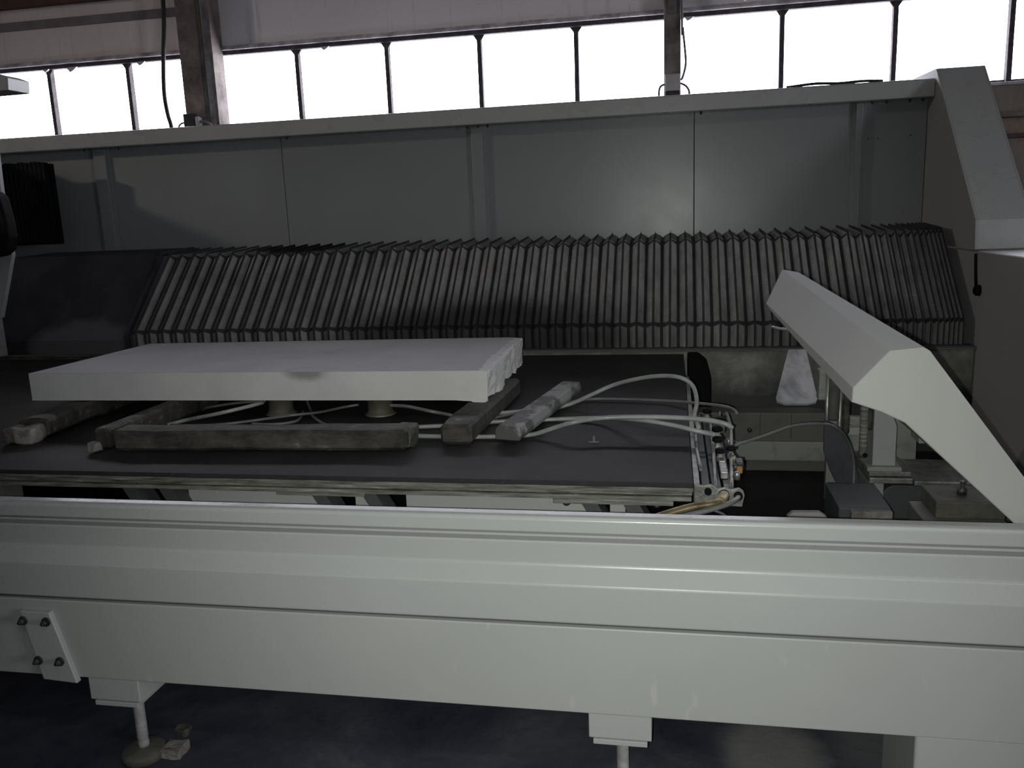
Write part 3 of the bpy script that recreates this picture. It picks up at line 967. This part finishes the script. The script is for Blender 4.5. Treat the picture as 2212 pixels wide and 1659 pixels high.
TG = 'timbers under the slab'
tag(log(-2.06, -0.93, 2.74, 2.85, 0.80, 0.876, 0.045, 1, M['wood'], 0.007, 6), 'long dark wet timber lying along the front of the slab', 'timber', TG)
tag(MB().box(-2.15, -2.085, 2.74, 3.55, 0.802, 0.885, 0.01, 1).rough(0.007, 9, 4, 5).build('timber', M['wood']), 'dark timber running back under the slab at the left end of the long one', 'timber', TG)
tag(log(-0.82, -0.70, 2.86, 3.75, 0.80, 0.876, -0.03, 6, M['wood'], 0.006, 5), 'short thick timber under the broken right end of the slab', 'timber', TG)
tag(log(-2.63, -2.50, 2.88, 3.75, 0.80, 0.878, 0.06, 9, M['wood'], 0.014, 5), 'ragged dark timber under the left corner of the slab with pale split end', 'timber', TG)
tag(MB().box(-2.60, -2.48, 2.80, 2.90, 0.803, 0.862, 0.01).rough(0.016, 16, 3, 3).build('rubble_lump', M['rubble']), 'pale broken lump at the end of the ragged timber', 'stone')
tag(MB().box(-2.145, -2.11, 2.685, 2.73, 0.803, 0.845, 0.006).rough(0.012, 20, 8, 2).build('rubble_lump', M['rubble']), 'small pale chip against the left end of the long timber', 'stone')
tag(MB().box(-0.985, -0.925, 2.80, 2.90, 0.803, 0.878, 0.006).rough(0.014, 18, 5, 3).build('rubble_lump', M['disc']), 'jagged dark lump on the right end of the long timber', 'stone')
# loose bar of stone across the hoses
sbm = MB()
sbm.prism([(-0.05, 0.0), (0.042, 0.0), (0.05, 0.02), (0.042, 0.052), (-0.036, 0.055), (-0.05, 0.035)], 'Y', -0.42, 0.42, 0.004, 1)
sbm.rough(0.002, 12, 2, 2)
bmesh.ops.rotate(sbm.bm, verts=sbm.bm.verts, cent=(0, 0, 0), matrix=Matrix.Rotation(-0.155, 3, 'Z'))
bmesh.ops.translate(sbm.bm, verts=sbm.bm.verts, vec=(-0.517, 3.285, 0.8195))
tag(sbm.build('stone_bar', M['stonebar']), 'loose half-wet stone bar lying askew on the table right of the slab', 'stone bar')
tag(MB().box(-0.300, -0.262, 2.925, 2.932, 0.80, 0.804).box(-0.283, -0.276, 2.925, 2.933, 0.80, 0.822).rough(0.002, 60, 3, 1).build('stone_crumb', M['rubble']), 'tiny pale crumb on the bare black table in front of the hoses', 'stone')

cups = []
for x, y in ((-1.675, 3.33), (-1.222, 3.33)):
    c = thing('suction_cup', '', 'suction cup', (x, y, 0.80), 'suction cups under the slab')
    MB().lathe([(0.060, 0.802), (0.064, 0.806), (0.064, 0.812), (0.056, 0.818), (0.053, 0.83), (0.053, 0.884), (0.058, 0.8865)], (x, y, 0), 'Z', 32).build('cup_body', M['cup'], c)
    MB().lathe([(0.0645, 0.806), (0.068, 0.8085), (0.0645, 0.811)], (x, y, 0), 'Z', 32, caps=False).build('base_ring', M['alu'], c)
    cups.append(c)
cups[0]['label'] = 'round suction cup under the slab nearer its stained middle, ringed by a coil of hose'
cups[1]['label'] = 'round suction cup under the slab closest to its broken end'

# ------------------------------------------------------------------ hoses
HG = 'air hoses on the table'
HOSE = [
    ('arch', 0.0085, 'hose', 'pale hose rising in a tall arch over the table edge by the valves',
     [(0.09, 3.05, 0.83), (0.079, 3.2, 0.833), (0.089, 3.25, 0.879), (0.076, 3.3, 0.929), (0.037, 3.32, 0.957), (-0.026, 3.35, 0.962), (-0.118, 3.4, 0.945), (-0.234, 3.45, 0.908), (-0.331, 3.45, 0.866), (-0.40, 3.46, 0.832), (-0.47, 3.45, 0.811), (-0.56, 3.41, 0.810), (-0.65, 3.354, 0.811), (-0.738, 3.323, 0.812), (-0.848, 3.271, 0.812)]),
    ('flat', 0.006, 'hose_thin', 'thin dark hose lying flat at the back, running to the valves',
     [(0.236, 3.2, 0.848), (0.222, 3.3, 0.842), (0.19, 3.35, 0.84), (0.139, 3.4, 0.836), (-0.028, 3.556, 0.815), (-0.266, 3.605, 0.812), (-0.395, 3.585, 0.811), (-0.563, 3.42, 0.811), (-0.723, 3.234, 0.811), (-0.811, 3.124, 0.811)]),
    ('low', 0.0085, 'hose', 'pale hose bowed over the front of the bare table to the valves',
     [(0.203, 2.95, 0.851), (0.168, 2.95, 0.87), (0.074, 2.98, 0.877), (-0.089, 3.0, 0.878), (-0.256, 3.0, 0.873), (-0.353, 2.96, 0.866), (-0.43, 2.975, 0.84), (-0.50, 2.98, 0.816), (-0.56, 2.975, 0.810), (-0.64, 2.955, 0.811), (-0.78, 2.945, 0.811)]),
    ('mid', 0.0085, 'hose', 'pale hose drooping from the valves and passing under the stone bar',
     [(0.145, 2.95, 0.826), (0.073, 2.95, 0.842), (-0.007, 2.98, 0.854), (-0.123, 3.02, 0.862), (-0.274, 3.211, 0.822), (-0.441, 3.233, 0.811), (-0.676, 3.188, 0.811), (-0.80, 3.15, 0.811)]),
    ('stub', 0.0085, 'hose', 'pair of straight pale pipe ends between the long timber and the short one',
     [(-0.965, 2.941, 0.815), (-0.90, 2.943, 0.813), (-0.835, 2.946, 0.812)]),
    ('stub2', 0.0085, 'hose', 'straight pale hose end running level behind the front one, left of the short timber',
     [(-1.03, 3.08, 0.811), (-0.94, 3.10, 0.811), (-0.835, 3.12, 0.811)]),
    ('cupA', 0.007, 'hose_thin', 'hose curving from the suction cup near the broken end down to the short timber',
     [(-1.141, 3.22, 0.868), (-1.059, 3.2, 0.868), (-0.947, 3.15, 0.86), (-0.888, 3.20, 0.835), (-0.83, 3.22, 0.815)]),
    ('u1', 0.006, 'hose_thin', 'upper thin hose under the slab, sloping up to the coiled suction cup',
     [(-2.07, 3.36, 0.812), (-2.004, 3.3, 0.838), (-1.869, 3.3, 0.858), (-1.735, 3.31, 0.866)]),
    ('u2', 0.008, 'hose', 'straight pale hose slanting up from the long timber to the coiled suction cup',
     [(-2.07, 3.085, 0.812), (-2.017, 3.136, 0.82), (-1.843, 3.1, 0.858), (-1.744, 3.17, 0.872), (-1.715, 3.25, 0.872)]),
    ('u3', 0.006, 'hose_thin', 'thin hose snaking low past both suction cups under the slab',
     [(-2.052, 3.086, 0.811), (-1.923, 3.082, 0.811), (-1.801, 3.126, 0.811), (-1.702, 3.19, 0.812), (-1.557, 3.221, 0.826), (-1.494, 3.316, 0.815), (-1.426, 3.411, 0.815), (-1.364, 3.445, 0.82)]),
    ('u4', 0.006, 'hose_thin', 'thin hose hooking down between the two suction cups',
     [(-1.60, 3.43, 0.84), (-1.555, 3.363, 0.815), (-1.50, 3.26, 0.811), (-1.394, 3.129, 0.811), (-1.307, 3.06, 0.811)]),
    ('u5', 0.006, 'hose_thin', 'loop of thin hose coiled round the foot of one suction cup',
     [(-1.705, 3.12, 0.812), (-1.606, 3.108, 0.812), (-1.535, 3.16, 0.812), (-1.55, 3.26, 0.811), (-1.585, 3.35, 0.812)]),
    ('right', 0.0055, 'hose_thin', 'thin hose arching from the valves across the tank and down past the dark flap',
     [(0.21, 2.9, 0.804), (0.314, 3.0, 0.811), (0.429, 3.1, 0.824), (0.541, 3.15, 0.819), (0.603, 3.2, 0.786), (0.660, 3.30, 0.705), (0.692, 3.36, 0.612), (0.695, 3.36, 0.50), (0.69, 3.36, 0.206)]),
]
for nm, r, mt, lb, pts in HOSE:
    tag(MB().tube(pts, r, 10, 6).build('air_hose', M[mt]), lb, 'hose', HG)

# ------------------------------------------------------------------ valve manifold on the table's end
vm = thing('valve_manifold', 'metal valve manifold with black taps and brass pipes along the table end', 'valve manifold', (0.13, 3.0, 0.2))
B(0.060, 0.078, 2.475, 4.2, 0.735, 0.797, 0.002).build('side_rail', M['alu'], vm)
for xa, xb, z1 in ((0.084, 0.108, 0.788), (0.114, 0.142, 0.782), (0.150, 0.176, 0.776)):
    B(xa, xb, 2.50, 3.42, 0.742, z1, 0.003).build('channel', M['groove'] if xb < 0.15 else M['bolt'], vm)
ep = MB().prism([(0.062, 0.742), (0.20, 0.735), (0.207, 0.770), (0.204, 0.782), (0.19, 0.792), (0.168, 0.785), (0.15, 0.792), (0.13, 0.786), (0.11, 0.800), (0.088, 0.796), (0.07, 0.80), (0.062, 0.80)], 'Y', 2.462, 2.476, 0.0015).build('end_plate', M['alu'], vm)
for x, z, r in ((0.101, 0.782, 0.0105), (0.147, 0.772, 0.016), (0.188, 0.770, 0.013)):
    MB().lathe([(r, 0.0), (r, -0.012), (r*0.62, -0.012), (r*0.62, -0.002)], (x, 2.463, z), 'Y', 20, caps=True).build('port', M['black'], ep)
MB().tube([(0.147, 2.45, 0.772), (0.143, 2.42, 0.775), (0.13, 2.37, 0.778)], 0.0165, 14, 4).build('brass_elbow', M['brass'], vm)
MB().tube([(0.132, 2.375, 0.778), (0.097, 2.34, 0.783), (0.032, 2.30, 0.783), (-0.05, 2.24, 0.775), (-0.20, 2.18, 0.74)], 0.011, 12).build('supply_pipe', M['brass'], vm)
MB().tube([(0.188, 2.45, 0.77), (0.18, 2.42, 0.772), (0.155, 2.38, 0.772), (0.10, 2.33, 0.77), (0.04, 2.29, 0.768), (-0.03, 2.25, 0.762), (-0.12, 2.2, 0.74)], 0.008, 12).build('supply_pipe', M['hose_thin'], vm)
MB().tube([(0.116, 2.34, 0.765), (0.147, 2.38, 0.735), (0.17, 2.40, 0.69)], 0.004, 8).build('drain_tube', M['hose_thin'], vm)
MB().tube([(0.125, 2.48, 0.775), (0.135, 2.9, 0.80), (0.14, 3.3, 0.80)], 0.006, 8, 3).build('long_tube', M['alu'], vm)
MB().tube([(0.17, 2.48, 0.772), (0.19, 2.8, 0.79), (0.21, 3.15, 0.80), (0.21, 3.4, 0.80)], 0.007, 8, 3).build('long_tube', M['alu'], vm)
MB().tube([(0.085, 2.62, 0.80), (0.078, 2.85, 0.807), (0.08, 3.05, 0.81)], 0.0055, 8, 3).build('long_tube', M['steel'], vm)


def valve(x, y, z, s=1.0):
    v = MB().lathe([(0.011*s, 0.0), (0.013*s, 0.004), (0.013*s, 0.020*s), (0.008*s, 0.024*s), (0.008*s, 0.032*s)], (x, y, z), 'Z', 12).build('valve', M['alu'], vm)
    MB().lathe([(0.010*s, 0.0), (0.018*s, 0.004*s), (0.018*s, 0.015*s), (0.011*s, 0.020*s)], (x, y, z+0.032*s), 'Z', 14).build('tap', M['black'], v)
    return v


valve(0.155, 3.02, 0.785, 1.1); valve(0.15, 2.90, 0.782, 1.0); valve(0.175, 3.15, 0.785, 1.1); valve(0.13, 3.30, 0.79, 1.0); valve(0.152, 2.78, 0.78, 0.9); valve(0.19, 2.83, 0.775, 0.9)
for y in (2.60, 2.66, 2.72):
    MB().box(0.145, 0.168, y, y+0.045, 0.776, 0.80, 0.003).build('fitting', M['steel'], vm)
for y, mt in ((2.62, 'steel'), (2.70, 'bolt'), (2.80, 'brass'), (2.92, 'bolt'), (3.02, 'steel')):
    MB().lathe([(0.010, 0.0), (0.010, 0.022), (0.006, 0.026)], (0.196, y, 0.77), 'Z', 10).build('fitting', M[mt], vm)
MB().box(0.198, 0.216, 2.66, 2.69, 0.776, 0.792, 0.003).build('tag', M['orange'], vm)
MB().box(0.200, 0.222, 2.70, 2.76, 0.775, 0.80, 0.003).build('fitting', M['bolt'], vm)
MB().lathe([(0.004, 0), (0.003, 0.03), (0.001, 0.035)], (0.178, 3.28, 0.80), 'Z', 8).build('nozzle', M['steel'], vm)
MB().lathe([(0.012, 0), (0.012, 0.008)], (0.178, 3.28, 0.795), 'Z', 10).build('nozzle_base', M['steel'], vm)

# ------------------------------------------------------------------ swing arm at the right front
fa = thing('guard_arm', 'thick pale angular guard arm leaning up from the front rail', 'machine arm', (0.8, 2.3, 0.80))
A0 = [(0.433, 1.122), (0.434, 1.159), (0.515, 1.251), (0.591, 1.259), (0.607, 1.249), (0.834, 0.939), (1.02, 0.69), (0.96, 0.67), (0.826, 0.812), (0.558, 1.070), (0.504, 1.097)]
A1 = [(0.350, 3.234, 1.234), (0.345, 3.300, 1.249), (0.421, 3.467, 1.363), (0.467, 3.362, 1.358), (0.483, 3.350, 1.348),
      (0.826, 2.20, 0.943), (1.015, 2.20, 0.695), (0.965, 2.20, 0.68), (0.828, 2.20, 0.82), (0.562, 2.20, 1.076), (0.503, 2.22, 1.105)]
mb = MB(); b_ = bmesh.new()
FA = [b_.verts.new((p[0], 2.15, p[1])) for p in A0]; FB = [b_.verts.new(p) for p in A1]
b_.faces.new(FA); b_.faces.new(FB[::-1])
for i in range(len(FA)):
    j = (i+1) % len(FA)
    b_.faces.new((FA[i], FB[i], FB[j], FA[j]))
bmesh.ops.recalc_face_normals(b_, faces=b_.faces)
bmesh.ops.bevel(b_, geom=[e for e in b_.edges if all(v in FA for v in e.verts)], offset=0.004, segments=2, profile=0.5, affect='EDGES')
mb._merge(b_)
mb.build('arm_shell', M['arm'], fa)
lab(MB().tube([(0.363, 3.25, 1.166), (0.410, 3.20, 1.163), (0.47, 3.12, 1.19)], 0.005, 8, 2).build('nozzle', M['hose'], fa), 'bright thin nozzle')

# ------------------------------------------------------------------ gear in the tank under the arm
tc = thing('tool_carriage', 'pale grey tool post on a flat base plate, in the tank under the arm', 'machine part', (0.9, 3.65, 0.2))
MB().prism([(0.815, 0.53), (0.905, 0.53), (0.905, 0.70), (0.885, 0.75), (0.86, 0.78), (0.815, 0.78)], 'Y', 3.60, 3.72, 0.003).build('post', M['machine'], tc)
B(0.79, 0.925, 3.57, 3.75, 0.512, 0.532, 0.004).build('post_foot', M['dirty'], tc)
B(0.80, 0.965, 3.58, 3.9, 0.490, 0.510, 0.004).build('base_plate', M['alu'], tc)
B(0.80, 0.97, 3.57, 3.9, 0.462, 0.486, 0.004).build('base_plate', M['alu'], tc)
B(0.975, 1.35, 3.57, 3.9, 0.455, 0.475, 0.004).build('base_plate', M['alu'], tc)
MB().prism([(0.86, 0.20), (0.86, 0.42), (0.875, 0.44), (0.90, 0.452), (1.5, 0.44), (1.5, 0.20)], 'Y', 3.585, 3.9, 0.004).build('plinth', M['groove'], tc)
B(0.80, 0.86, 3.58, 3.9, 0.20, 0.46, 0.003).build('side_leg', M['dirty'], tc)
for x, r, z0, z1, mt in ((0.632, 0.009, 0.70, 0.93, 'steel'), (0.658, 0.024, 0.72, 0.90, 'disc'), (0.683, 0.010, 0.66, 0.86, 'steel'), (0.708, 0.014, 0.66, 0.84, 'wood'), (0.78, 0.017, 0.56, 0.80, 'layer'), (0.802, 0.012, 0.68, 0.80, 'wood')):
    MB().lathe([(r*0.8, z0), (r, z0+0.01), (r, z1)], (x, 3.62, 0), 'Z', 14).build('rod', M[mt], tc)
B(0.60, 0.84, 3.64, 3.70, 0.80, 0.93, 0.004).build('rod_bracket', M['dirty'], tc)
MB().lathe([(0.010, 0), (0.010, -0.006)], (0.785, 3.602, 0.575), 'Y', 10).build('eye', M['black'], tc)
tag(MB().prism([(0.72, 0.62), (1.12, 0.62), (1.12, 0.20), (0.72, 0.20)], 'Y', 4.10, 4.14, 0.004).build('backing_board', M['dirty']), 'dull grey sheet behind the tool post', 'sheet')
tag(B(0.74, 0.87, 4.02, 4.08, 0.55, 0.585, 0.004).build('cross_bar', M['machine']), 'small pale bar fixed behind the tool post', 'bar')
tag(MB().box(1.06, 1.2, 3.85, 3.98, 0.56, 0.70, 0.003).build('white_box', M['box_pale']), 'small whitish box partly behind the guard arm', 'box')
# dark curved flap hanging between beam and block
fp = MB()
fp.prism([(0.612, 0.735), (0.65, 0.715), (0.70, 0.66), (0.735, 0.585), (0.752, 0.50), (0.766, 0.42), (0.775, 0.205), (0.73, 0.205), (0.683, 0.428), (0.640, 0.52), (0.614, 0.60)], 'Y', 3.56, 3.575, 0.003)
tag(fp.build('rubber_flap', M['darksheet']), 'dark curved flap standing behind the thin hose in the tank', 'flap')
bl = thing('stone_block', 'dark block with a chipped whitish front, just over the front rail', 'block', (0.68, 3.1, 0.2))
MB().prism([(3.0, 0.20), (3.0, 0.553), (3.28, 0.556), (3.28, 0.20)], 'X', 0.575, 0.75, 0.006).build('block_body', M['groove'], bl)
MB().box(0.612, 0.748, 2.975, 3.0, 0.40, 0.548, 0.004).rough(0.003, 22, 4, 2).build('chipped_face', M['rubble'], bl)
tag(MB().prism([(0.40, 0.20), (0.40, 0.517), (0.418, 0.533), (0.51, 0.535), (0.535, 0.518), (0.535, 0.20)], 'Y', 2.99, 3.02, 0.003).build('chamfered_plate', M['box_pale']), 'small pale plate with cut corners peeping over the front rail', 'plate')
fx = thing('clamp_fixture', 'corroded pale clamp fixture in the tank at the foot of the arm', 'clamp', (0.9, 2.85, 0.2))
B(0.80, 1.05, 2.80, 3.0, 0.52, 0.585, 0.006).build('clamp_body', M['sludge'], fx)
B(0.84, 1.05, 2.82, 3.0, 0.585, 0.645, 0.006).build('clamp_jaw', M['disc'], fx)
B(0.82, 1.05, 2.82, 3.0, 0.20, 0.52, 0.006).build('clamp_stand', M['darksheet'], fx)
MB().lathe([(0.016, 0.645), (0.016, 0.665), (0.008, 0.668), (0.008, 0.69)], (0.94, 2.9, 0), 'Z', 8).build('bolt', M['bolt'], fx)
# pale trapezoid imitating window light reflected at the tank's back wall
dp = MB()
b_ = bmesh.new()
tq = [(0.65, 5.0, 0.79), (0.745, 5.0, 0.79), (0.795, 4.86, 0.535), (0.785, 4.85, 0.515), (0.74, 4.85, 0.505), (0.62, 4.85, 0.505), (0.575, 4.85, 0.52), (0.57, 4.86, 0.535)]
A = [b_.verts.new(p) for p in tq]; Bv = [b_.verts.new((p[0], p[1]-0.008, p[2]+0.012)) for p in tq]
b_.faces.new(A); b_.faces.new(Bv[::-1])
for i in range(len(tq)):
    j = (i+1) % len(tq)
    b_.faces.new((A[i], Bv[i], Bv[j], A[j]))
bmesh.ops.recalc_face_normals(b_, faces=b_.faces)
dp._merge(b_)
tag(dp.build('reflection_plate', grain_mat('pale_lavender_reflection', (0.30, 0.30, 0.33), (0.60, 0.60, 0.66), 5, 0.55, 0.5, 40, lo=0.38, hi=0.55)), 'pale lavender trapezoid imitating reflected window light on the back wall of the tank', 'plate')
tag(MB().prism([(0.08, 0.80), (0.14, 0.80), (0.19, 0.76), (0.21, 0.68), (0.21, 0.5), (0.08, 0.5)], 'Y', 4.75, 4.95, 0.01).build('black_cover', M['black']), 'black rounded cover at the far corner of the table', 'cover')
